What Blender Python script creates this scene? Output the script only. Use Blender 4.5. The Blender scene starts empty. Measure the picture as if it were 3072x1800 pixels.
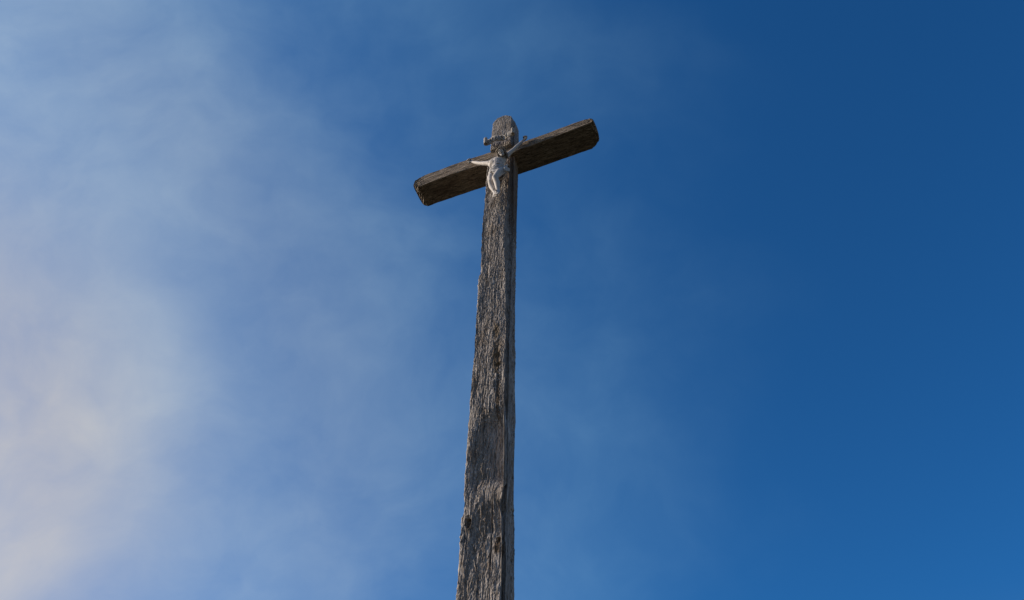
import bpy, bmesh, math, random
import numpy as np
from mathutils import Vector, Matrix

random.seed(7)
SC = bpy.context.scene
COL = SC.collection
R = math.radians

# ------------------------------------------------------------------ camera
TH = R(23.0)                                   # how far the cross is turned to the camera
AX = Vector((math.cos(TH), -math.sin(TH), 0))  # along the crossbeam
FN = Vector((-math.sin(TH), -math.cos(TH), 0)) # out of the front face
BASE = Vector((-0.138, 3.9, 0.0))
ZB = 8.009                                     # underside of the crossbeam
cam_d = bpy.data.cameras.new('camera'); cam = bpy.data.objects.new('camera', cam_d)
COL.objects.link(cam); SC.camera = cam
pitch, roll = R(48.494), R(1.1655)
fw = Vector((0, math.cos(pitch), math.sin(pitch))); u0 = Vector((0, -math.sin(pitch), math.cos(pitch))); r0 = Vector((1, 0, 0))
rt = math.cos(roll)*r0 + math.sin(roll)*u0
up = -math.sin(roll)*r0 + math.cos(roll)*u0
M = Matrix((rt, up, -fw)).transposed().to_4x4(); M.translation = Vector((0, 0, 1.6))
cam.matrix_world = M
cam_d.sensor_width = 36; cam_d.lens = 2389*36/3072
cam_d.clip_start = 0.05; cam_d.clip_end = 5000

# ------------------------------------------------------------------ sun and sky
SUN_EL, SUN_OUT = R(29), R(16.5)                 # height; how far in front of the cross's face it stands
sdir = (-AX*math.cos(SUN_OUT) + FN*math.sin(SUN_OUT))*math.cos(SUN_EL) + Vector((0, 0, math.sin(SUN_EL)))
sdir.normalize()
sun_d = bpy.data.lights.new('sun', 'SUN'); sun = bpy.data.objects.new('sun', sun_d); COL.objects.link(sun)
sun_d.energy = 5.0; sun_d.angle = R(0.5); sun_d.color = (1.0, 0.88, 0.74)
sun.rotation_euler = sdir.to_track_quat('Z', 'Y').to_euler(); sun.location = (-30, 10, 40)

VS = SC.view_settings
VS.view_transform = 'Standard'; VS.look = 'None'; VS.gamma = 1; VS.exposure = 0.0

class NT:
    """small helper for node trees"""
    def __init__(s, nt): s.nt = nt; s.n = nt.nodes; s.l = nt.links
    def new(s, t, **kw):
        n = s.n.new(t)
        for k, v in kw.items(): setattr(n, k, v)
        return n
    def put(s, sock, v):
        if hasattr(v, 'links') or isinstance(v, bpy.types.NodeSocket): s.l.new(v, sock)
        else: sock.default_value = v
    def math(s, op, a, b=None, c=None, clamp=False):
        n = s.new('ShaderNodeMath', operation=op, use_clamp=clamp)
        s.put(n.inputs[0], a)
        if b is not None: s.put(n.inputs[1], b)
        if c is not None: s.put(n.inputs[2], c)
        return n.outputs[0]
    def vmath(s, op, a, b=None):
        n = s.new('ShaderNodeVectorMath', operation=op)
        s.put(n.inputs[0], a)
        if b is not None: s.put(n.inputs[1], b)
        return n.outputs['Value'] if op in ('DOT_PRODUCT', 'LENGTH') else n.outputs[0]
    def noise(s, vec, scale, detail=4, rough=0.5, dist=0.0):
        n = s.new('ShaderNodeTexNoise')
        s.put(n.inputs['Vector'], vec); s.put(n.inputs['Scale'], scale); s.put(n.inputs['Detail'], detail)
        s.put(n.inputs['Roughness'], rough); s.put(n.inputs['Distortion'], dist)
        return n.outputs['Fac']
    def ramp(s, v, lo, hi, a=0.0, b=1.0, smooth=True):
        n = s.new('ShaderNodeMapRange', interpolation_type='SMOOTHSTEP' if smooth else 'LINEAR')
        s.put(n.inputs[0], v); s.put(n.inputs[1], lo); s.put(n.inputs[2], hi); s.put(n.inputs[3], a); s.put(n.inputs[4], b)
        return n.outputs[0]
    def mix(s, f, a, b, blend='MIX'):
        n = s.new('ShaderNodeMix', data_type='RGBA', blend_type=blend)
        s.put(n.inputs[0], f); s.put(n.inputs[6], a); s.put(n.inputs[7], b)
        return n.outputs[2]
    def mapping(s, vec, scale, loc=(0, 0, 0), rot=(0, 0, 0)):
        n = s.new('ShaderNodeMapping'); s.put(n.inputs[0], vec)
        n.inputs['Scale'].default_value = scale; n.inputs['Location'].default_value = loc; n.inputs['Rotation'].default_value = rot
        return n.outputs[0]

world = bpy.data.worlds.new('World'); SC.world = world; world.use_nodes = True
w = NT(world.node_tree)
for n in list(w.n): w.n.remove(n)
sky = w.new('ShaderNodeTexSky', sky_type='NISHITA')
sky.sun_disc = False; sky.sun_elevation = SUN_EL
sky.sun_rotation = math.atan2(sdir.x, sdir.y)
sky.altitude = 900; sky.air_density = 1.0; sky.dust_density = 0.6; sky.ozone_density = 2.2
tc = w.new('ShaderNodeTexCoord')
d = w.vmath('NORMALIZE', tc.outputs['Generated'])
sep = w.new('ShaderNodeSeparateXYZ'); w.l.new(d, sep.inputs[0])
# clear sky: deep polarised blue overhead, paling into the haze near the horizon
deep = w.mix(1.0, sky.outputs[0], (0.175, 0.768, 1.27, 1), 'MULTIPLY')
pale = w.mix(1.0, sky.outputs[0], (1.05, 0.86, 0.70, 1), 'MULTIPLY')
blue = w.mix(w.ramp(sep.outputs[2], 0.16, 0.44), pale, deep)
# a thin veil of cirrus that thickens into a cloud bank low on the left
BANK = (-0.7000, 0.6100, 0.3720)
LUMP = (-0.4560, 0.6572, 0.6001)
def away(v): return w.math('ARCCOSINE', w.math('MINIMUM', w.vmath('DOT_PRODUCT', d, v), 0.9999))
ang, lump = away(BANK), away(LUMP)
warp = w.new('ShaderNodeTexNoise'); w.put(warp.inputs['Vector'], d); warp.inputs['Scale'].default_value = 3.2; warp.inputs['Detail'].default_value = 4
wv = w.vmath('ADD', d, w.vmath('MULTIPLY', w.vmath('SUBTRACT', warp.outputs['Color'], (0.5, 0.5, 0.5)), (0.22, 0.22, 0.22)))
puff = w.noise(w.mapping(wv, (1, 1, 1), loc=(3.1, 1.7, 0.4)), 4.2, 9, 0.54)
streak = w.noise(w.mapping(wv, (1.0, 2.6, 2.6), rot=(R(20), R(35), R(25))), 5.5, 8, 0.60)
fine = w.noise(w.mapping(wv, (1, 1, 1), loc=(9, 2, 4)), 17.0, 6, 0.62, 0.3)
tex = w.math('ADD', w.math('MULTIPLY', puff, 0.72), w.math('ADD', w.math('MULTIPLY', streak, 0.19), w.math('MULTIPLY', fine, 0.09)))
near = w.math('MAXIMUM', ang, R(13))
bank = w.math('MULTIPLY', w.math('EXPONENT', w.math('MULTIPLY', w.math('SUBTRACT', near, R(16)), -1/R(10.0))), 0.25)
bank = w.math('ADD', bank, w.ramp(lump, R(9), R(2), 0.0, 0.09))
sheet = w.ramp(w.math('ADD', ang, w.math('MULTIPLY', w.math('SUBTRACT', puff, 0.5), -0.42)), R(67), R(14), 0.0, 0.097)
mod = w.ramp(tex, 0.34, 0.66, 0.50, 1.50, smooth=False)
veil = w.math('ADD', w.math('MULTIPLY', sheet, mod), w.math('MULTIPLY', bank, w.ramp(tex, 0.34, 0.66, 0.72, 1.28, smooth=False)))
tl = w.ramp(away((-0.5189, 0.3283, 0.7893)), R(17), R(2), 0.0, 0.075)
veil = w.math('ADD', veil, w.math('MULTIPLY', tl, mod))
veil = w.math('MINIMUM', veil, 0.52)
ccol = w.mix(w.ramp(ang, R(14), R(30)), (10.0, 8.7, 6.4, 1), (10.0, 11.2, 10.4, 1))
ccol = w.mix(w.ramp(ang, R(30), R(54)), ccol, (8.5, 14.5, 17.0, 1))
thin = w.math('MULTIPLY_ADD', veil, -1.1, 1.0)
cv = w.new('ShaderNodeVectorMath', operation='SCALE'); w.l.new(blue, cv.inputs[0]); w.l.new(thin, cv.inputs['Scale'])
cs = w.new('ShaderNodeVectorMath', operation='SCALE'); w.l.new(ccol, cs.inputs[0]); w.l.new(veil, cs.inputs['Scale'])
full = w.vmath('ADD', cv.outputs[0], cs.outputs[0])
bg = w.new('ShaderNodeBackground'); bg.inputs[1].default_value = 0.10
w.l.new(full, bg.inputs[0])
wo = w.new('ShaderNodeOutputWorld'); w.l.new(bg.outputs[0], wo.inputs[0])

# ------------------------------------------------------------------ helpers
def tag(o, label, cat, group=None):
    o['label'] = label; o['category'] = cat
    if group: o['group'] = group
    return o

def to_world(u, v, o):
    return BASE + AX*u + FN*o + Vector((0, 0, ZB + v))

def root(name, u, v, o, label, cat):
    e = bpy.data.objects.new(name, None); COL.objects.link(e)
    e.location = to_world(u, v, o); e.rotation_euler = (0, 0, -TH); e.empty_display_size = 0.1
    e['origin'] = (u, v, o); tag(e, label, cat)
    return e

def link_mesh(name, me, mat, parent):
    ob = bpy.data.objects.new(name, me); COL.objects.link(ob)
    me.materials.clear(); me.materials.append(mat); ob.parent = parent
    return ob

def grid_mesh(name, V, nr, ns, mat, parent, closed=True, smooth=True):
    """V: (nr*ns,3) array in (u, v, o); nr rings of ns points. Parent gives the local origin."""
    o3 = np.array(parent['origin'][:])
    Q = V - o3
    P = np.stack([Q[:, 0], -Q[:, 2], Q[:, 1]], 1)
    i = np.arange(nr-1)[:, None]*ns; j = np.arange(ns if closed else ns-1)[None, :]; k = (j+1) % ns
    F = np.stack([i+j, i+k, i+ns+k, i+ns+j], -1).reshape(-1, 4)
    me = bpy.data.meshes.new(name)
    me.vertices.add(len(P)); me.vertices.foreach_set('co', P.astype(np.float32).ravel())
    me.loops.add(F.size); me.loops.foreach_set('vertex_index', F.astype(np.int32).ravel())
    me.polygons.add(len(F)); me.polygons.foreach_set('loop_start', (np.arange(len(F))*4).astype(np.int32))
    me.polygons.foreach_set('use_smooth', np.full(len(F), smooth))
    me.update(calc_edges=True); me.validate()
    return link_mesh(name, me, mat, parent)

_rng = np.random.RandomState(11)
_perm = np.concatenate([_rng.permutation(512)]*3)
_gang = _rng.rand(512)*2*np.pi
_GX, _GY = np.cos(_gang), np.sin(_gang)
def pn(x, y, seed=0):
    """gradient noise, about -1..1"""
    x = np.asarray(x, float) + seed*17.31; y = np.asarray(y, float) + seed*7.77
    xi = np.floor(x).astype(int); yi = np.floor(y).astype(int); xf = x-xi; yf = y-yi
    def gr(ix, iy, dx, dy):
        h = _perm[(_perm[ix & 511] + iy) & 511]
        return _GX[h]*dx + _GY[h]*dy
    uu = xf*xf*xf*(xf*(xf*6-15)+10); vv = yf*yf*yf*(yf*(yf*6-15)+10)
    a = gr(xi, yi, xf, yf); b = gr(xi+1, yi, xf-1, yf); c = gr(xi, yi+1, xf, yf-1); e = gr(xi+1, yi+1, xf-1, yf-1)
    return 1.5*((a+(b-a)*uu)*(1-vv) + (c+(e-c)*uu)*vv)
def fbm(x, y, oct=3, seed=0, gain=0.5):
    t = 0; a = 1
    for k in range(oct):
        t = t + a*pn(x*2**k, y*2**k, seed+k*3); a *= gain
    return t
def sm(x, a, b):
    t = np.clip((x-a)/(b-a), 0, 1); return t*t*(3-2*t)

# ------------------------------------------------------------------ materials
def mat_new(name):
    m = bpy.data.materials.new(name); m.use_nodes = True
    t = NT(m.node_tree); b = t.n['Principled BSDF']
    return m, t, b

def wood_mat(name, grain, dark, mid, light, brown, seed=0.0, bump=0.5, rough=0.88, zones=0.5, patches=()):
    """grey weathered oak; grain = which local axis the fibres run along (0 x, 2 z)"""
    m, t, b = mat_new(name)
    co = t.new('ShaderNodeTexCoord').outputs['Object']
    def st(across, along):
        s = [across]*3; s[grain] = along; return tuple(s)
    fib = t.noise(t.mapping(co, st(120, 11), loc=(seed, seed*2, seed)), 1.0, 6, 0.66, 0.8)
    fib2 = t.noise(t.mapping(co, st(260, 48), loc=(seed+4, 1, 2)), 1.0, 4, 0.62, 0.5)
    blot = t.noise(t.mapping(co, st(9, 3), loc=(seed+8, 3, 5)), 1.0, 6, 0.6, 0.5)
    pat = t.noise(t.mapping(co, st(30, 9), loc=(1, seed+9, 3)), 1.0, 5, 0.6, 0.8)
    c = t.mix(t.ramp(fib, 0.33, 0.62), dark, mid)
    c = t.mix(t.math('MULTIPLY', t.ramp(fib2, 0.48, 0.72), 0.6), c, light)
    c = t.mix(t.math('MULTIPLY', t.ramp(blot, 0.48, 0.66), zones), c, brown)
    c = t.mix(t.math('MULTIPLY', t.ramp(pat, 0.56, 0.74), 0.55), c, light)
    pn_ = t.noise(co, 60, 5, 0.65)
    for (px, pz, rx, rz, colr) in patches:                         # lichen and rot, each with its own outline
        q = t.vmath('MULTIPLY', t.vmath('SUBTRACT', co, (px, 0, pz)), (1/rx, 0, 1/rz))
        ln = t.math('ADD', t.vmath('LENGTH', q), t.math('MULTIPLY', t.math('SUBTRACT', pn_, 0.5), 2.2))
        c = t.mix(t.ramp(ln, 1.15, 0.55, 0.0, 0.85), c, colr)
    t.l.new(c, b.inputs['Base Color'])
    b.inputs['Roughness'].default_value = rough
    b.inputs['Specular IOR Level'].default_value = 0.25
    h = t.math('ADD', t.math('MULTIPLY', fib, 0.7), t.math('MULTIPLY', fib2, 0.45))
    bp = t.new('ShaderNodeBump'); bp.inputs['Strength'].default_value = bump; bp.inputs['Distance'].default_value = 0.006
    t.l.new(h, bp.inputs['Height']); t.l.new(bp.outputs[0], b.inputs['Normal'])
    return m

POST_WOOD = wood_mat('weathered_post_wood', 2, (0.050, 0.041, 0.034, 1), (0.40, 0.345, 0.30, 1), (0.74, 0.67, 0.61, 1), (0.22, 0.155, 0.10, 1), 0.0, 0.85, patches=((.045, 8.009-2.62, .034, .17, (.15, .10, .055, 1)), (.035, 8.009-2.36, .030, .09, (.17, .12, .07, 1)), (.06, 8.009-2.95, .014, .22, (.12, .075, .04, 1)), (.09, 8.009-4.06, .022, .05, (.14, .085, .045, 1)), (-.08, 8.009-3.9, .024, .06, (.09, .07, .055, 1)), (.112, 8.009-.45, .05, .9, (.15, .10, .065, 1))))
BEAM_WOOD = wood_mat('weathered_beam_wood', 0, (0.026, 0.018, 0.013, 1), (0.30, 0.225, 0.16, 1), (0.66, 0.54, 0.43, 1), (0.075, 0.046, 0.03, 1), 3.0, 1.0)
SCROLL_WOOD = wood_mat('weathered_scroll_wood', 0, (0.17, 0.145, 0.12, 1), (0.46, 0.41, 0.355, 1), (0.72, 0.66, 0.59, 1), (0.26, 0.20, 0.145, 1), 5.0, 0.4)

def stone_mat(name, base, dirt, amount):
    m, t, b = mat_new(name)
    co = t.new('ShaderNodeTexCoord').outputs['Object']
    n1 = t.noise(co, 26, 6, 0.68, 0.4); n2 = t.noise(t.mapping(co, (70, 70, 20)), 1.0, 5, 0.62)
    f = t.math('MULTIPLY', t.ramp(t.math('ADD', t.math('MULTIPLY', n1, .6), t.math('MULTIPLY', n2, .4)), 0.52, 0.68), amount)
    t.l.new(t.mix(f, base, dirt), b.inputs['Base Color'])
    b.inputs['Roughness'].default_value = 0.7
    bp = t.new('ShaderNodeBump'); bp.inputs['Strength'].default_value = 0.25; bp.inputs['Distance'].default_value = 0.003
    t.l.new(t.noise(co, 140, 4, 0.6), bp.inputs['Height']); t.l.new(bp.outputs[0], b.inputs['Normal'])
    return m
PAINT = stone_mat('worn_white_paint', (0.53, 0.475, 0.43, 1), (0.15, 0.125, 0.11, 1), 0.9)
CLOTH = stone_mat('worn_white_cloth_paint', (0.45, 0.415, 0.385, 1), (0.14, 0.125, 0.115, 1), 0.9)
HAIR = stone_mat('dark_hair_paint', (0.16, 0.115, 0.08, 1), (0.06, 0.045, 0.035, 1), 0.8)
THORN = stone_mat('crown_paint', (0.34, 0.28, 0.22, 1), (0.10, 0.075, 0.055, 1), 0.8)
IRON = stone_mat('rusty_iron', (0.03, 0.022, 0.018, 1), (0.07, 0.035, 0.02, 1), 0.6)

# ------------------------------------------------------------------ ground
def ground():
    m, t, b = mat_new('meadow_grass')
    co = t.new('ShaderNodeTexCoord').outputs['Object']
    n1 = t.noise(co, 0.15, 6, 0.6); n2 = t.noise(co, 9, 5, 0.7)
    c = t.mix(t.ramp(n1, .35, .65), (0.016, 0.018, 0.008, 1), (0.026, 0.024, 0.013, 1))
    c = t.mix(t.math('MULTIPLY', t.ramp(n2, .4, .7), 0.5), c, (0.012, 0.014, 0.006, 1))
    t.l.new(c, b.inputs['Base Color']); b.inputs['Roughness'].default_value = 0.95
    n = 61; xs = np.sign(np.linspace(-1, 1, n))*np.abs(np.linspace(-1, 1, n))**3*2000
    X, Y = np.meshgrid(xs, xs)
    Z = fbm(X/40, Y/40, 3, 2)*0.8*sm(np.hypot(X, Y), 6, 60)
    me = bpy.data.meshes.new('ground')
    me.from_pydata(np.stack([X, Y, Z], -1).reshape(-1, 3).tolist(), [],
                   [(i*n+j, i*n+j+1, (i+1)*n+j+1, (i+1)*n+j) for i in range(n-1) for j in range(n-1)])
    o = bpy.data.objects.new('ground', me); COL.objects.link(o); me.materials.append(m); o['kind'] = 'structure'
ground()

# ------------------------------------------------------------------ the cross
PL = [(0.80,-0.094),(0.70,-0.096),(0.40,-0.104),(0.173,-0.107),(-0.086,-0.124),(-0.404,-0.130),(-0.528,-0.125),(-0.634,-0.128),(-0.784,-0.128),(-0.927,-0.133),(-1.099,-0.135),(-1.217,-0.130),(-1.370,-0.128),(-1.568,-0.121),(-1.651,-0.124),(-1.676,-0.133),(-1.822,-0.131),(-1.948,-0.127),(-2.088,-0.129),(-2.341,-0.130),(-2.470,-0.130),(-2.580,-0.127),(-2.675,-0.131),(-2.754,-0.133),(-2.869,-0.135),(-2.980,-0.136),(-3.071,-0.132),(-3.126,-0.135),(-3.272,-0.136),(-3.378,-0.132),(-3.528,-0.134),(-3.621,-0.131),(-3.697,-0.128),(-3.735,-0.124),(-3.803,-0.125),(-3.837,-0.133),(-3.868,-0.135),(-3.921,-0.133),(-3.984,-0.135),(-4.081,-0.133),(-4.205,-0.132),(-4.326,-0.135),(-6,-0.137),(-8.1,-0.14)]
PR = [(0.80,0.100),(0.60,0.102),(0.392,0.095),(0.172,0.103),(-0.234,0.102),(-0.60,0.088),(-0.711,0.082),(-0.806,0.085),(-0.905,0.081),(-0.988,0.073),(-1.085,0.071),(-1.210,0.070),(-1.316,0.074),(-1.467,0.079),(-1.566,0.083),(-1.739,0.093),(-1.849,0.097),(-2.043,0.102),(-2.114,0.098),(-2.254,0.104),(-2.431,0.109),(-2.680,0.111),(-2.798,0.111),(-2.911,0.108),(-3.059,0.113),(-3.128,0.109),(-3.239,0.114),(-3.307,0.114),(-3.448,0.118),(-3.547,0.119),(-3.643,0.119),(-3.735,0.115),(-3.777,0.102),(-3.802,0.096),(-3.849,0.106),(-3.881,0.111),(-3.968,0.113),(-4.031,0.117),(-4.114,0.119),(-4.346,0.120),(-6,0.125),(-8.1,0.13)]
PD = [(0.80,0.165),(0.474,0.175),(-0.099,0.171),(-0.434,0.162),(-0.604,0.160),(-0.773,0.155),(-0.933,0.152),(-1.086,0.151),(-1.257,0.147),(-1.394,0.142),(-1.507,0.152),(-1.648,0.146),(-1.887,0.149),(-1.963,0.144),(-2.105,0.151),(-2.246,0.149),(-2.372,0.155),(-2.470,0.165),(-2.619,0.161),(-2.778,0.162),(-2.915,0.176),(-2.986,0.180),(-3.099,0.180),(-3.222,0.168),(-3.333,0.161),(-3.446,0.149),(-3.543,0.150),(-3.642,0.149),(-3.705,0.157),(-3.750,0.175),(-3.812,0.187),(-3.876,0.190),(-4.015,0.178),(-4.102,0.171),(-4.278,0.174),(-6,0.18),(-8.1,0.18)]
def prof(tab, v):
    a = np.array(sorted(tab)); return np.interp(v, a[:, 0], a[:, 1])

cross = root('wooden_cross', 0, -ZB, -0.09, 'tall weathered grey timber cross standing against the blue sky', 'cross')

def pit(a, b, ca, cb, ra, rb, depth, soft=0.35):
    """a round or long hollow"""
    q = np.sqrt(((a-ca)/ra)**2 + ((b-cb)/rb)**2)*(1+.28*pn(a/.013, b/.02, 95))
    return -depth*(1-sm(q, 1-soft, 1+soft))

def build_post():
    vs = np.concatenate([np.linspace(-8.05, -4.75, 120)[:-1], np.arange(-4.75, 0.80, 0.0020)])
    nF, nC, nR, nB, nLf = 190, 34, 56, 12, 34
    ns = nF+nC+nR+nB+nLf
    V = vs[:, None]
    uL, uR, dp = prof(PL, V), prof(PR, V), prof(PD, V)
    uS = np.where(V < -1.9, np.maximum(0.114, uR+0.004), 0.1135)
    ch = 0.048 + 0.95*(uS-uR)
    def seg(a, b, n): return a + (b-a)*(np.arange(n)[None, :]/n)
    one = np.ones_like(V)
    U = np.concatenate([seg(uL, uR, nF), seg(uR, uS, nC), seg(uS, uS, nR), seg(uS, uL, nB), seg(uL, uL, nLf)], 1)
    O = np.concatenate([seg(0*one, 0*one, nF), seg(0*one, -ch, nC), seg(-ch, -dp, nR), seg(-dp, -dp, nB), seg(-dp, 0*one, nLf)], 1)
    NU = np.zeros_like(U); NO = np.zeros_like(U)
    NO[:, :nF] = 1
    NU[:, nF:nF+nC] = .6; NO[:, nF:nF+nC] = .8
    NU[:, nF+nC:nF+nC+nR] = 1
    NO[:, nF+nC+nR:nF+nC+nR+nB] = -1
    NU[:, -nLf:] = -1; NU[:, 0] = -.7; NO[:, 0] = .7
    # distance round the section, from the front left edge
    S = np.concatenate([np.zeros((len(vs), 1)), np.cumsum(np.hypot(np.diff(U, axis=1), np.diff(O, axis=1)), 1)], 1)
    VV = V + 0*U
    F = np.zeros_like(U)
    fr = slice(0, nF); sd = slice(nF, nF+nC+nR); lf = slice(ns-nLf, ns)
    # front: hewn, furrowed and weathered
    s, v = U[:, fr], VV[:, fr]
    wx = 0.008*pn(s/.05, v/.17, 1) + 0.003*pn(s/.02, v/.08, 2)
    low = sm(v, -2.6, -3.4)                                       # 1 low on the post
    f = 0.0028*fbm((s+wx)/.022, v/.13, 2, 3)
    f += 0.0031*pn((s+wx)/.0078, v/.060, 5)*(0.75+0.5*pn(s/.07, v/.3, 6))
    f += 0.0028*pn((s+1.6*wx)/.0046, v/.032, 8)
    f += 0.0018*pn((s+wx)/.0029, v/.016, 18)
    f += 0.0034*pn(s/.0080, v/.013, 19)*np.clip(.35+pn(s/.06, v/.15, 24), 0, 1)
    quiet = 1-.6*sm(pn(s/.10, v/.22, 25), .05, .45)*low             # planed smooth patches low down
    f *= quiet
    rid = 1-np.abs(pn((s+2.2*wx)/.022, v/.16, 9))
    f += 0.0075*(rid**4)*(0.12+0.9*low)*quiet*np.clip(0.45+1.1*pn(s/.09, v/.22, 12), 0, 1.2)
    f -= 0.009*np.clip(1-np.abs(pn((s+wx)/.045, v/.75, 15))*9, 0, 1)*np.clip(pn(s/.1, v/.35, 16)+.35, 0, 1)  # drying cracks
    f += 0.012*pn(s/.16, v/.55, 20) + 0.006*pn(s/.08, v/.23, 21)
    # hewing flats: the face turns away from the light here and there
    tw = 0.30*sm(v, -3.02, -3.22)*sm(v, -3.72, -3.56) + 0.08*sm(v, -3.74, -3.82)*sm(v, -4.08, -3.95) + 0.05*pn(0*s+3, v/.4, 22)
    edge = sm(s-uL, .012, .045)
    f -= tw*np.clip(s-uL-.02, 0, 1)*edge
    # knots, a bored hole, gouges
    f += pit(s, v, -0.086, -3.875, .017, .030, .035) + pit(s, v, .094, -4.017, .0115, .020, .05, .2)
    f += 0.010*np.exp(-(((s+.086)/.034)**2+((v+3.875)/.07)**2)) + .006*np.exp(-(((s-.094)/.03)**2+((v+4.017)/.06)**2))
    for (a, b, ra, rb, dd) in ((.052, -2.60, .016, .022, .014), (.060, -2.685, .022, .016, .012), (.030, -2.36, .02, .04, .008), (.045, -2.51, .022, .05, .007), (.055, -2.85, .010, .10, .010), (.050, -4.10, .0045, .13, .009), (.052, -3.90, .006, .05, .012), (-.06, -3.66, .008, .07, .010), (.0, -3.72, .006, .05, .007), (.012, -3.05, .006, .05, .006)):
        f += pit(s+.5*wx, v, a, b, ra, rb, dd, .5)
    for (c0, va, vb, wd, dd, sd_) in ((.046, -4.75, -3.55, .0036, .016, 1), (-.048, -3.3, -1.9, .0032, .014, 2), (.012, -2.2, -.75, .0030, .012, 3), (-.085, -4.4, -3.95, .003, .012, 4), (.068, -3.5, -2.9, .003, .012, 5), (-.02, .25, .72, .003, .010, 6), (-.015, -4.7, -4.15, .0032, .014, 7)):
        c_ = c0 + .010*pn(v[:, :1]/.5, 0*v[:, :1]+sd_, 90) + .0025*pn(v[:, :1]/.07, 0*v[:, :1]+sd_, 91)
        ends = sm(v, va, va+.25)*sm(v, vb, vb-.25)*np.clip(.75+.6*pn(v/.16, 0*v+sd_, 92), 0, 1)
        f -= dd*ends*np.clip(1-np.abs(s-c_)/(wd*(.35+.65*ends)), 0, 1)
    F[:, fr] = f*(1-.55*sm(v, -.1, .5))
    # right side: smoother, with long shakes and dark rot pockets near the back edge
    s, v = S[:, sd], VV[:, sd]
    g_ = 0.0022*fbm(s/.02, v/.30, 3, 31) + 0.0012*pn(s/.006, v/.08, 33) + .004*pn(s/.06, v/.4, 34)
    g_ -= 0.010*np.clip(1-np.abs(pn(s/.04, v/.9, 35))*8, 0, 1)*np.clip(pn(s/.06, v/.25, 36)+.4, 0, 1)
    bk = sm(O[:, sd], -.09, -.13)
    g_ += bk*(.0045*pn(s/.05, v/.055, 38) + .003*pn(s/.02, v/.02, 39))
    g_ -= 0.016*bk*np.clip(pn(s/.03, v/.06, 37)-.42, 0, 1)*2
    g_[:, :nC] -= 0.034*np.sin(np.pi*(np.arange(nC)[None, :]/nC))**.7
    F[:, sd] = g_*(1-.8*sm(v, .45, .70))
    s, v = O[:, lf], VV[:, lf]
    F[:, lf] = 0.004*fbm(s/.02, v/.06, 3, 41) + 0.0035*pn(s/.05, v/.09, 43)
    # soften corners: ease the relief off and round the arrises
    U = U + NU*F; O = O + NO*F
    r = .009
    a = np.clip(1-(S)/r, 0, 1); O -= r*(1-np.sqrt(1-a*a))*(np.arange(ns)[None, :] < nF)
    # the notch where the crossbeam is let in (kept behind the beam face)
    notch = ((VV > .013+.148*np.clip(U+.15, 0, .4)) & (VV < 0.177)).astype(float)
    O = np.where((notch > 0) & (O > -.062), -.062, O)
    # the weathered head of the post
    cap = np.minimum(np.minimum(.760, .700+1.15*(U+.094)), .698+.85*(.107-U)) - .16*np.clip(-O-.10, 0, 1) + .006*pn(U/.03, O/.03, 50)
    over = np.clip((VV-cap)/.06, 0, 1)
    VV = np.minimum(VV, cap)
    cu, co_ = 0.0, -.085
    k = 1-over
    U = cu + (U-cu)*k; O = co_ + (O-co_)*k
    cap2 = np.minimum(np.minimum(.760, .700+1.15*(U+.094)), .698+.85*(.107-U)) - .16*np.clip(-O-.10, 0, 1) + .006*pn(U/.03, O/.03, 50)
    VV = np.where(over > 0, np.minimum(cap2, .765), VV)
    P = np.stack([U, VV, O], -1).reshape(-1, 3)
    grid_mesh('post', P, len(vs), ns, POST_WOOD, cross)
build_post()

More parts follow.
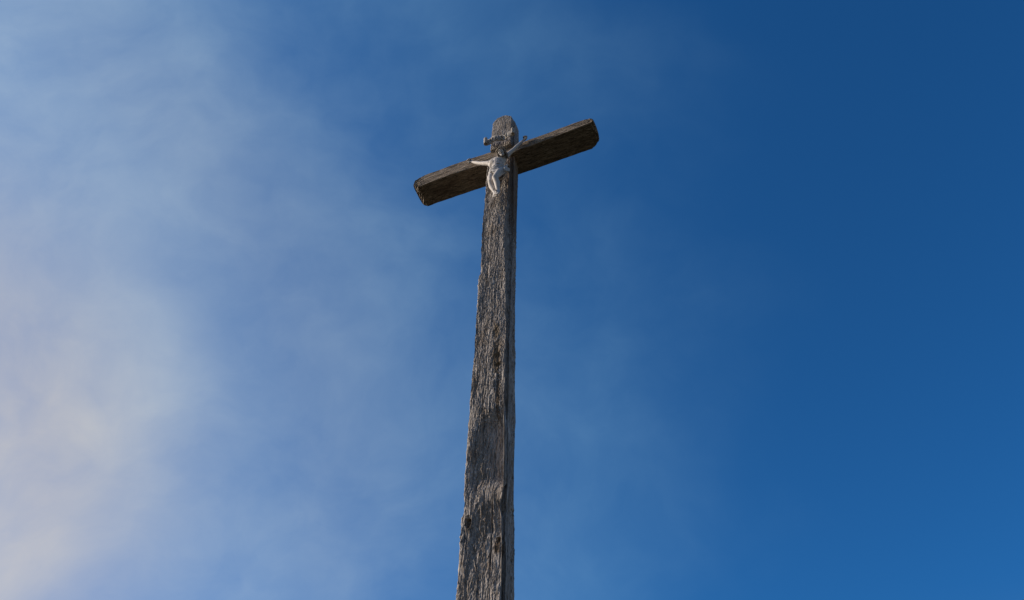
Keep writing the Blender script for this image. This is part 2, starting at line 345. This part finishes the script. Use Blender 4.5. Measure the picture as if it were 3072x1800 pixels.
def build_beam():
    us = np.concatenate([np.linspace(-.925, -.80, 70)[:-1], np.linspace(-.80, .78, 620)[:-1], np.linspace(.78, .900, 70)])
    U1 = us[:, None]
    top = np.interp(us, [-.926, -.912, -.869, -.806, -.715, -.534, -.355, -.132, .197, .342, .595, .761, .843, .886, .900], [.105, .150, .180, .198, .203, .213, .213, .198, .180, .180, .192, .198, .193, .180, .160])[:, None]
    bot = np.interp(us, [-.926, -.90, -.868, -.84, -.699, -.521, -.30, -.15, .173, .341, .591, .715, .797, .84, .876, .900], [.085, .052, .020, .022, .034, .040, .036, .010, .058, .066, .082, .086, .090, .093, .100, .118])[:, None]
    fo = (-.030 + 0*us)[:, None]
    bo = np.interp(us, [-.926, -.90, -.86, .81, .86, .900], [-.250, -.258, -.262, -.268, -.246, -.212])[:, None]
    botb = np.interp(us, [-.926, -.90, -.868, -.84, -.699, -.3, .2, .6, .84, .900], [.060, .030, .010, .012, .020, .026, .036, .050, .058, .072])[:, None]
    nF, nU, nB, nT = 44, 70, 12, 30
    ns = nF+nU+nB+nT
    def seg(a, b, n): return a + (b-a)*(np.arange(n)[None, :]/n)
    # front (top to bottom), underside (front to back), back, top
    Vv = np.concatenate([seg(top, bot, nF), seg(bot, botb, nU), seg(botb, top, nB), seg(top, top, nT)], 1)
    Oo = np.concatenate([seg(fo, fo, nF), seg(fo, bo, nU), seg(bo, bo, nB), seg(bo, fo, nT)], 1)
    UU = U1 + 0*Vv
    NV = np.zeros_like(Vv); NO = np.zeros_like(Vv)
    NO[:, :nF] = 1; NV[:, nF:nF+nU] = -1; NO[:, nF+nU:nF+nU+nB] = -1; NV[:, -nT:] = 1
    NO[:, 0] = .7; NV[:, 0] = .7; NO[:, nF] = .7; NV[:, nF] = -.7
    S = np.concatenate([np.zeros((len(us), 1)), np.cumsum(np.hypot(np.diff(Vv, axis=1), np.diff(Oo, axis=1)), 1)], 1)
    wx = .004*pn(S/.03, UU/.14, 61)
    F = .0022*fbm((S+wx)/.016, UU/.22, 3, 62) + .0013*pn((S+wx)/.006, UU/.07, 63) + .003*pn(S/.05, UU/.3, 64)
    F -= .007*np.clip(1-np.abs(pn((S+wx)/.028, UU/.8, 65))*10, 0, 1)*np.clip(pn(S/.08, UU/.3, 66)+.35, 0, 1)
    F += .006*sm(np.abs(UU), .80, .90)*(pn(S/.018, UU/.03, 71) + .6*pn(S/.007, UU/.015, 72))
    und = np.zeros_like(F); und[:, nF:nF+nU] = 1
    F += und*(.004*np.clip(pn(S/.02, UU/.07, 67)-.3, 0, 1) - .006*np.clip(pn(S/.022, UU/.05, 68)-.45, 0, 1))
    Vv = Vv + NV*F; Oo = Oo + NO*F
    # round the arrises a little
    r = .007
    for c0 in (0, nF):
        cs = S[:, c0:c0+1]
        q = np.clip(1-np.abs(S-cs)/r, 0, 1); w_ = r*.5*q*q
        Oo -= w_*.7; Vv += (-w_ if c0 == 0 else w_)*.7
    rings = [np.stack([UU, Vv, Oo], -1)]
    # end grain: rings closing in to a point at each end
    def cap(ring, du):
        c = ring.mean(0); out = []
        for k in (.97, .9, .75, .5, .25, .02):
            q = c + (ring-c)*k; q[:, 0] = ring[:, 0] + du*(1-k)**.5*.012
            q[:, 0] += .002*pn(q[:, 1]/.015, q[:, 2]/.015, 70)*(1 if k < .95 else 0)
            out.append(q)
        return out
    a = cap(rings[0][0], -1)[::-1]; b = cap(rings[0][-1], 1)
    P = np.concatenate([np.array(a), rings[0], np.array(b)], 0)
    nr = P.shape[0]
    grid_mesh('crossbeam', P[:, ::-1].reshape(-1, 3), nr, ns, BEAM_WOOD, cross)
build_beam()

# ------------------------------------------------------------------ modelling of the small carved things
def tube(bm, pts, rad, n=12, caps=True):
    """round tapered limb through points (u, v, o)"""
    P = [Vector((p[0], -p[2], p[1])) for p in pts]
    prev = None; rings = []
    for i, p in enumerate(P):
        t = (P[min(i+1, len(P)-1)] - P[max(i-1, 0)]).normalized()
        a = (t.orthogonal() if prev is None else (prev - t*prev.dot(t))).normalized(); prev = a
        b = t.cross(a)
        rings.append([bm.verts.new(p + (a*math.cos(2*math.pi*k/n) + b*math.sin(2*math.pi*k/n))*rad[i]) for k in range(n)])
    for r1, r2 in zip(rings, rings[1:]):
        for k in range(n): bm.faces.new((r1[k], r1[(k+1) % n], r2[(k+1) % n], r2[k]))
    if caps:
        bm.faces.new(rings[0][::-1]); bm.faces.new(rings[-1])

def ball(bm, c, r, rot=None, seg=14):
    """ellipsoid at (u, v, o) with radii along u, v, o"""
    mt = Matrix.Translation(Vector((c[0], -c[2], c[1])))
    if rot is not None: mt = mt @ rot
    mt = mt @ Matrix.Diagonal((r[0], r[2], r[1], 1))
    bmesh.ops.create_uvsphere(bm, u_segments=seg, v_segments=seg-4, radius=1, matrix=mt)

def limb(bm, a, b, ra, rb):
    ball(bm, a, (ra,)*3, seg=12); ball(bm, b, (rb,)*3, seg=12); tube(bm, (a, b), (ra, rb))

def finish(name, bm, mat, parent, voxel=None, smooth=2):
    o3 = parent['origin'][:]
    bmesh.ops.translate(bm, verts=bm.verts, vec=(-o3[0], o3[2], -o3[1]))
    bmesh.ops.recalc_face_normals(bm, faces=bm.faces)
    me = bpy.data.meshes.new(name); bm.to_mesh(me); bm.free()
    if voxel:
        tmp = bpy.data.objects.new(name, me); COL.objects.link(tmp)
        md = tmp.modifiers.new('r', 'REMESH'); md.mode = 'VOXEL'; md.voxel_size = voxel
        if smooth:
            sm_ = tmp.modifiers.new('s', 'SMOOTH'); sm_.iterations = smooth; sm_.factor = .5
        dg = bpy.context.evaluated_depsgraph_get()
        new = bpy.data.meshes.new_from_object(tmp.evaluated_get(dg)); new.name = name
        bpy.data.objects.remove(tmp); bpy.data.meshes.remove(me); me = new
    for p in me.polygons: p.use_smooth = True
    return link_mesh(name, me, mat, parent)

# ------------------------------------------------------------------ the carved figure
fig = root('crucifix_figure', 0.010, -0.84, 0.0,
           'white painted carved man in a loincloth, arms spread, nailed where post and crossbeam meet', 'statue')
V3 = lambda *a: Vector(a)
shR, shL = V3(-.070, -.178, .068), V3(.080, -.166, .068)
elR, elL = V3(-.186, -.058, .036), V3(.152, -.022, .036)
wrR, wrL = V3(-.278, .066, .004), V3(.228, .134, .004)
hdR, hdL = V3(-.318, .120, -.006), V3(.252, .180, -.006)
hipR, hipL = V3(-.026, -.420, .082), V3(.058, -.404, .086)
knR, knL = V3(-.028, -.566, .112), V3(.026, -.570, .142)
anR, anL = V3(.006, -.708, .084), V3(.042, -.724, .102)
HEADC = V3(.064, -.150, .112)

def hand(bm, wr, hd, side):
    d_ = (hd-wr).normalized(); ln = (hd-wr).length
    o_ = V3(0, 0, 1); s_ = d_.cross(o_).normalized()*side
    palm0 = wr + d_*ln*.25; palm1 = wr + d_*ln*.80
    for q in (-1, -.33, .33, 1):                                   # palm
        limb(bm, palm0+s_*q*.008, palm1+s_*q*.013, .0075, .0075)
    lens = (.026, .031, .029, .022)
    for k, q in enumerate((-1.35, -.45, .45, 1.35)):               # four half curled fingers
        a = palm1 + s_*q*.0105 + d_*.004
        b = a + d_*lens[k]*.5 + o_*.010 + s_*q*.002
        c = b + d_*lens[k]*.12 + o_*lens[k]*.40
        e = c - d_*lens[k]*.28 + o_*.004
        limb(bm, a, b, .0062, .0056); limb(bm, b, c, .0056, .005); limb(bm, c, e, .005, .0044)
    a = palm0 + s_*-.012 + d_*.006; b = a + s_*-.012 + d_*.012 + o_*.008; c = b + d_*.012 + o_*.008 + s_*.004
    limb(bm, a, b, .0075, .006); limb(bm, b, c, .006, .005)        # thumb

def foot(bm, an, toe, w_):
    d_ = (toe-an); dn = d_.normalized(); s_ = dn.cross(V3(0, 0, 1)).normalized()
    limb(bm, an, an+d_*.62, .017, .0165)
    ball(bm, tuple(an - dn*.006 + V3(0, 0, -.012)), (.016, .016, .018))
    for k, q in enumerate((-1, -.5, 0, .5, 1)):
        b = an + d_*(.78-.03*abs(k-1)) + s_*q*.016; limb(bm, an+d_*.5+s_*q*.010, b, .010, .0085)
        e = b + dn*(.020-.002*k); limb(bm, b, e, .0072 if k else .0088, .006)

def build_body():
    bm = bmesh.new()
    ch = V3(.008, -.225, .070); ab = V3(.012, -.315, .078); pe = V3(.016, -.398, .080)
    # rib cage, belly, pelvis
    ball(bm, ch, (.076, .078, .052)); ball(bm, (.010, -.275, .070), (.069, .070, .047))
    ball(bm, ab, (.056, .060, .037)); ball(bm, pe, (.062, .052, .048))
    tube(bm, (ch, ab, pe), (.055, .048, .050), 16)
    # shoulders, collar, pectorals, ribs, stomach muscles
    for s_, sh in ((-1, shR), (1, shL)):
        limb(bm, (V3(.008, -.180, .070)), sh, .036, .026)
        ball(bm, (.008+s_*.030, -.220, .097-.005*s_), (.036, .032, .020))
        limb(bm, ch + V3(s_*.048, -.02, 0), sh, .026, .022)
        for k in range(4):
            a = V3(.010+s_*.020, -.254-.017*k, .121-.002*k-.003*s_); b = V3(.010+s_*.060, -.264-.019*k, .097-.003*k-.004*s_)
            limb(bm, a, b, .0058, .0058)
        for k in range(3): ball(bm, (.012+s_*.014, -.275-.027*k, .113-.001*k), (.013, .012, .009))
    # neck
    limb(bm, V3(.018, -.170, .074), V3(.046, -.150, .094), .024, .022)
    # arms
    for sh, el, wr, hd, sd in ((shR, elR, wrR, hdR, 1), (shL, elL, wrL, hdL, -1)):
        m1 = sh.lerp(el, .45) + V3(0, -.003, .002); m2 = el.lerp(wr, .3)
        ball(bm, sh, (.026,)*3); tube(bm, (sh, m1, el), (.024, .0215, .0165)); ball(bm, el, (.0165,)*3)
        tube(bm, (el, m2, wr), (.0165, .0175, .0115)); ball(bm, wr, (.0115,)*3)
        hand(bm, wr, hd, sd)
    # legs, the left one crossed over the right
    for hp, kn, an, w_ in ((hipR, knR, anR, 0), (hipL, knL, anL, 1)):
        m1 = hp.lerp(kn, .45) + V3(.004 if w_ else -.004, 0, .006)
        ball(bm, hp, (.036,)*3); tube(bm, (hp, m1, kn), (.037, .033, .024), 14); ball(bm, kn, (.0245,)*3)
        cf = kn.lerp(an, .35) + V3(.006 if w_ else -.006, 0, -.010)
        tube(bm, (kn, cf, an), (.0245, .0265, .0160), 14); ball(bm, an, (.0170,)*3)
    foot(bm, anR, V3(.018, -.806, .098), 0)
    foot(bm, anL, V3(.038, -.812, .124), 1)
    # head, face down and to his left
    rot = Matrix.Rotation(R(-14), 4, 'Y') @ Matrix.Rotation(R(24), 4, 'X')
    ball(bm, HEADC, (.031, .044, .038), rot)
    def hp_(a, b, c): return V3(*(lambda q: (q.x, q.z, -q.y))(rot @ Vector((a, -c, b)))) + HEADC
    ball(bm, hp_(0, -.026, .014), (.022, .018, .022))              # jaw and beard
    ball(bm, hp_(0, -.040, .026), (.013, .014, .012))
    limb(bm, hp_(0, .010, .037), hp_(0, -.010, .045), .0045, .0062) # nose
    for s_ in (-1, 1):
        limb(bm, hp_(s_*.005, .013, .037), hp_(s_*.021, .012, .030), .005, .0045)  # brow
        ball(bm, hp_(s_*.012, .003, .033), (.0055, .0035, .004))   # eye lid
        ball(bm, hp_(s_*.015, -.010, .030), (.009, .008, .007))    # cheek
        ball(bm, hp_(s_*.031, .000, .000), (.004, .010, .007))     # ear
    limb(bm, hp_(-.008, -.021, .037), hp_(.008, -.021, .037), .0035, .0035)        # mouth
    finish('body', bm, PAINT, fig, .0030, 2)
    # hair: long strands down both sides and over the back of the head
    bm = bmesh.new()
    ball(bm, hp_(0, .012, -.010), (.035, .038, .036), rot)
    for s_ in (-1, 1):
        for k in range(4):
            a = hp_(s_*(.026+.003*k), .022, .016-.013*k); b = hp_(s_*(.037+.002*k), -.015, .010-.013*k)
            c = hp_(s_*(.040-.002*k), -.055, .012-.012*k) + V3(0, -.004*k, -.002); e = hp_(s_*(.034-.003*k), -.080+.006*k, .016-.012*k)
            tube(bm, (a, b, c, e), (.009, .010, .009, .004), 8)
    finish('hair', bm, HAIR, fig, .0028, 1)
    # crown of thorns: three twisted strands with spines
    bm = bmesh.new()
    for j in range(3):
        pts = []
        for k in range(49):
            a = 2*math.pi*k/48; ph = a*6 + j*2.094
            rr = 1 + .10*math.cos(ph)
            pts.append(hp_(.0375*rr*math.sin(a), .024+.005*math.sin(ph), .002+.043*rr*math.cos(a)))
        tube(bm, pts, [.0042]*49, 6, False)
    for k in range(18):
        a = 2*math.pi*k/18 + .1*random.random()
        p = hp_(.039*math.sin(a), .024, .002+.045*math.cos(a)); q = hp_(.056*math.sin(a+.15), .024+random.uniform(-.012, .018), .002+.060*math.cos(a+.15))
        tube(bm, (p, q), (.0025, .0006), 5)
    finish('crown_of_thorns', bm, THORN, fig)
    # nails
    for p in (wrR.lerp(hdR, .55), wrL.lerp(hdL, .55), anL.lerp(V3(.038, -.812, .124), .45)):
        bm = bmesh.new()
        q = p + V3(0, -.002, .022)
        tube(bm, (p + V3(0, 0, -.02), q), (.0032, .0032), 8)
        tube(bm, (q, q + V3(0, 0, .004)), (.0078, .0060), 10)
        finish('nail', bm, IRON, fig)
build_body()

def build_cloth():
    bm = bmesh.new()
    # a folded band wound about the hips, dropping to his right
    def ringpt(a, dv, k):
        cu, cv, co_ = .016, -.392, .079
        ca, sa = math.cos(a), math.sin(a)
        return V3(cu + .066*k*ca, cv + dv - .020*(-ca) + .006*math.sin(2*a), co_ + .054*k*sa)
    for j in range(6):
        n = 40; dv = .034 - .0130*j
        ph = random.uniform(0, 6); pts = []; rad = []
        for i in range(n+1):
            a = 2*math.pi*i/n
            pts.append(ringpt(a, dv + .006*math.sin(3*a+ph) + .004*math.sin(5*a+2*ph), 1.0 + .04*math.sin(2*a+ph) + (.02 if j % 2 else 0) + .012*j/3))
            rad.append(.0085 + .0022*math.sin(4*a+ph))
        tube(bm, pts, rad, 8, False)
    ball(bm, (.016, -.392, .080), (.060, .034, .047))
    # a fold hanging between the thighs
    for q in range(5):
        tube(bm, ((.004+.011*q, -.420, .128), (.000+.010*q, -.462, .134), (-.004+.008*q, -.490+.012*abs(q-2), .128)), (.010, .009, .004), 8)
    # the knot on his left hip with its hanging tail
    ball(bm, (.100, -.388, .092), (.020, .022, .022))
    for (a, b, c, r_) in (((.098, -.378, .096), (.116, -.352, .090), (.112, -.336, .080), .012),
                          ((.104, -.395, .098), (.122, -.425, .100), (.118, -.470, .098), .015),
                          ((.096, -.398, .104), (.106, -.432, .110), (.104, -.462, .106), .013),
                          ((.112, -.392, .086), (.130, -.418, .084), (.126, -.452, .086), .012)):
        tube(bm, (a, b, c), (r_*.8, r_, r_*.7), 10)
    finish('loincloth', bm, CLOTH, fig, .0032, 2)
build_cloth()

# ------------------------------------------------------------------ the title scroll above his head
scr = root('title_scroll', 0.0, .200, 0.03,
           'small weathered carved scroll with curled ends, nailed to the post head above the white figure', 'sign')
def build_scroll():
    pts = []
    for k in range(26):                                            # rolled right end
        a = 3.9*math.pi*(1-k/25); rr = .005 + .013*(k/25)
        pts.append((.152 + rr*math.sin(a), .052 + .018 - rr*math.cos(a)))
    for k in range(1, 60):
        q = k/60; u_ = .152 - q*.252
        pts.append((u_, .052 + .012*math.sin(q*9.5+.6)*math.sin(math.pi*q)**.5))
    for k in range(30):                                            # rolled left end, standing clear of the post
        a = 4.2*math.pi*k/29; rr = .018 - .013*k/29
        pts.append((-.123 - rr*math.sin(a)*1.0, .052 + .018 - rr*math.cos(a)))
    pts = np.array(pts); n = len(pts)
    tn = np.gradient(pts, axis=0); tn /= np.linalg.norm(tn, axis=1)[:, None] + 1e-9
    nn = np.stack([tn[:, 1], -tn[:, 0]], 1)
    th_ = .0034
    q = np.linspace(0, 1, n)
    zb = .200 + .006*np.sin(q*14) + .010*np.clip(np.abs(pts[:, 0]+.0)-.10, 0, 1)*2
    zt = .284 + .008*np.sin(q*11+1) + .004*np.sin(q*31)
    lean = .006
    rows = []
    NV_ = 10
    for sgn in (1, -1):
        for r_ in range(NV_):
            f = r_/(NV_-1); f = f if sgn > 0 else 1-f
            p2 = pts + nn*th_*sgn
            rows.append(np.stack([p2[:, 0], zb+(zt-zb)*f, p2[:, 1]+lean*f], -1))
    V = np.array(rows)                                             # rows x n
    V = np.transpose(V, (1, 0, 2))
    V[:, :, 2] += .0012*pn(V[:, :, 0]/.012, V[:, :, 1]/.02, 81)
    grid_mesh('ribbon', V.reshape(-1, 3), n, 2*NV_, SCROLL_WOOD, scr)
    for (u_, o_) in ((-.075, .060), (.072, .060)):
        bm = bmesh.new(); tube(bm, ((u_, .240, -.03), (u_, .240, o_+.016)), (.003, .003), 8); tube(bm, ((u_, .240, o_+.014), (u_, .240, o_+.019)), (.007, .006), 10)
        finish('nail', bm, IRON, scr)
    # raised lettering
    t_ = .0050
    def stroke(bm, a, b):
        tube(bm, (a, b), (t_, t_), 8)
    bm = bmesh.new()
    def L(u_, f):                                                  # a point on the ribbon face
        i = int(np.argmin(np.abs(pts[26:85, 0]-u_)))+26
        return V3(u_, .203+.075*f, pts[i, 1]+lean*f+th_+.004)
    x = -.060; stroke(bm, L(x, .1), L(x, .95))
    x = -.018; stroke(bm, L(x-.013, .1), L(x-.013, .95)); stroke(bm, L(x-.013, .95), L(x+.013, .1)); stroke(bm, L(x+.013, .1), L(x+.013, .95))
    x = .030; stroke(bm, L(x-.011, .1), L(x-.011, .95)); stroke(bm, L(x-.011, .95), L(x+.010, .85)); stroke(bm, L(x+.010, .85), L(x+.010, .6)); stroke(bm, L(x+.010, .6), L(x-.011, .5)); stroke(bm, L(x-.008, .5), L(x+.013, .1))
    x = .072; stroke(bm, L(x+.006, .1), L(x+.006, .95))
    finish('lettering', bm, SCROLL_WOOD, scr)
build_scroll()
for e in (cross, fig, scr): del e['origin']
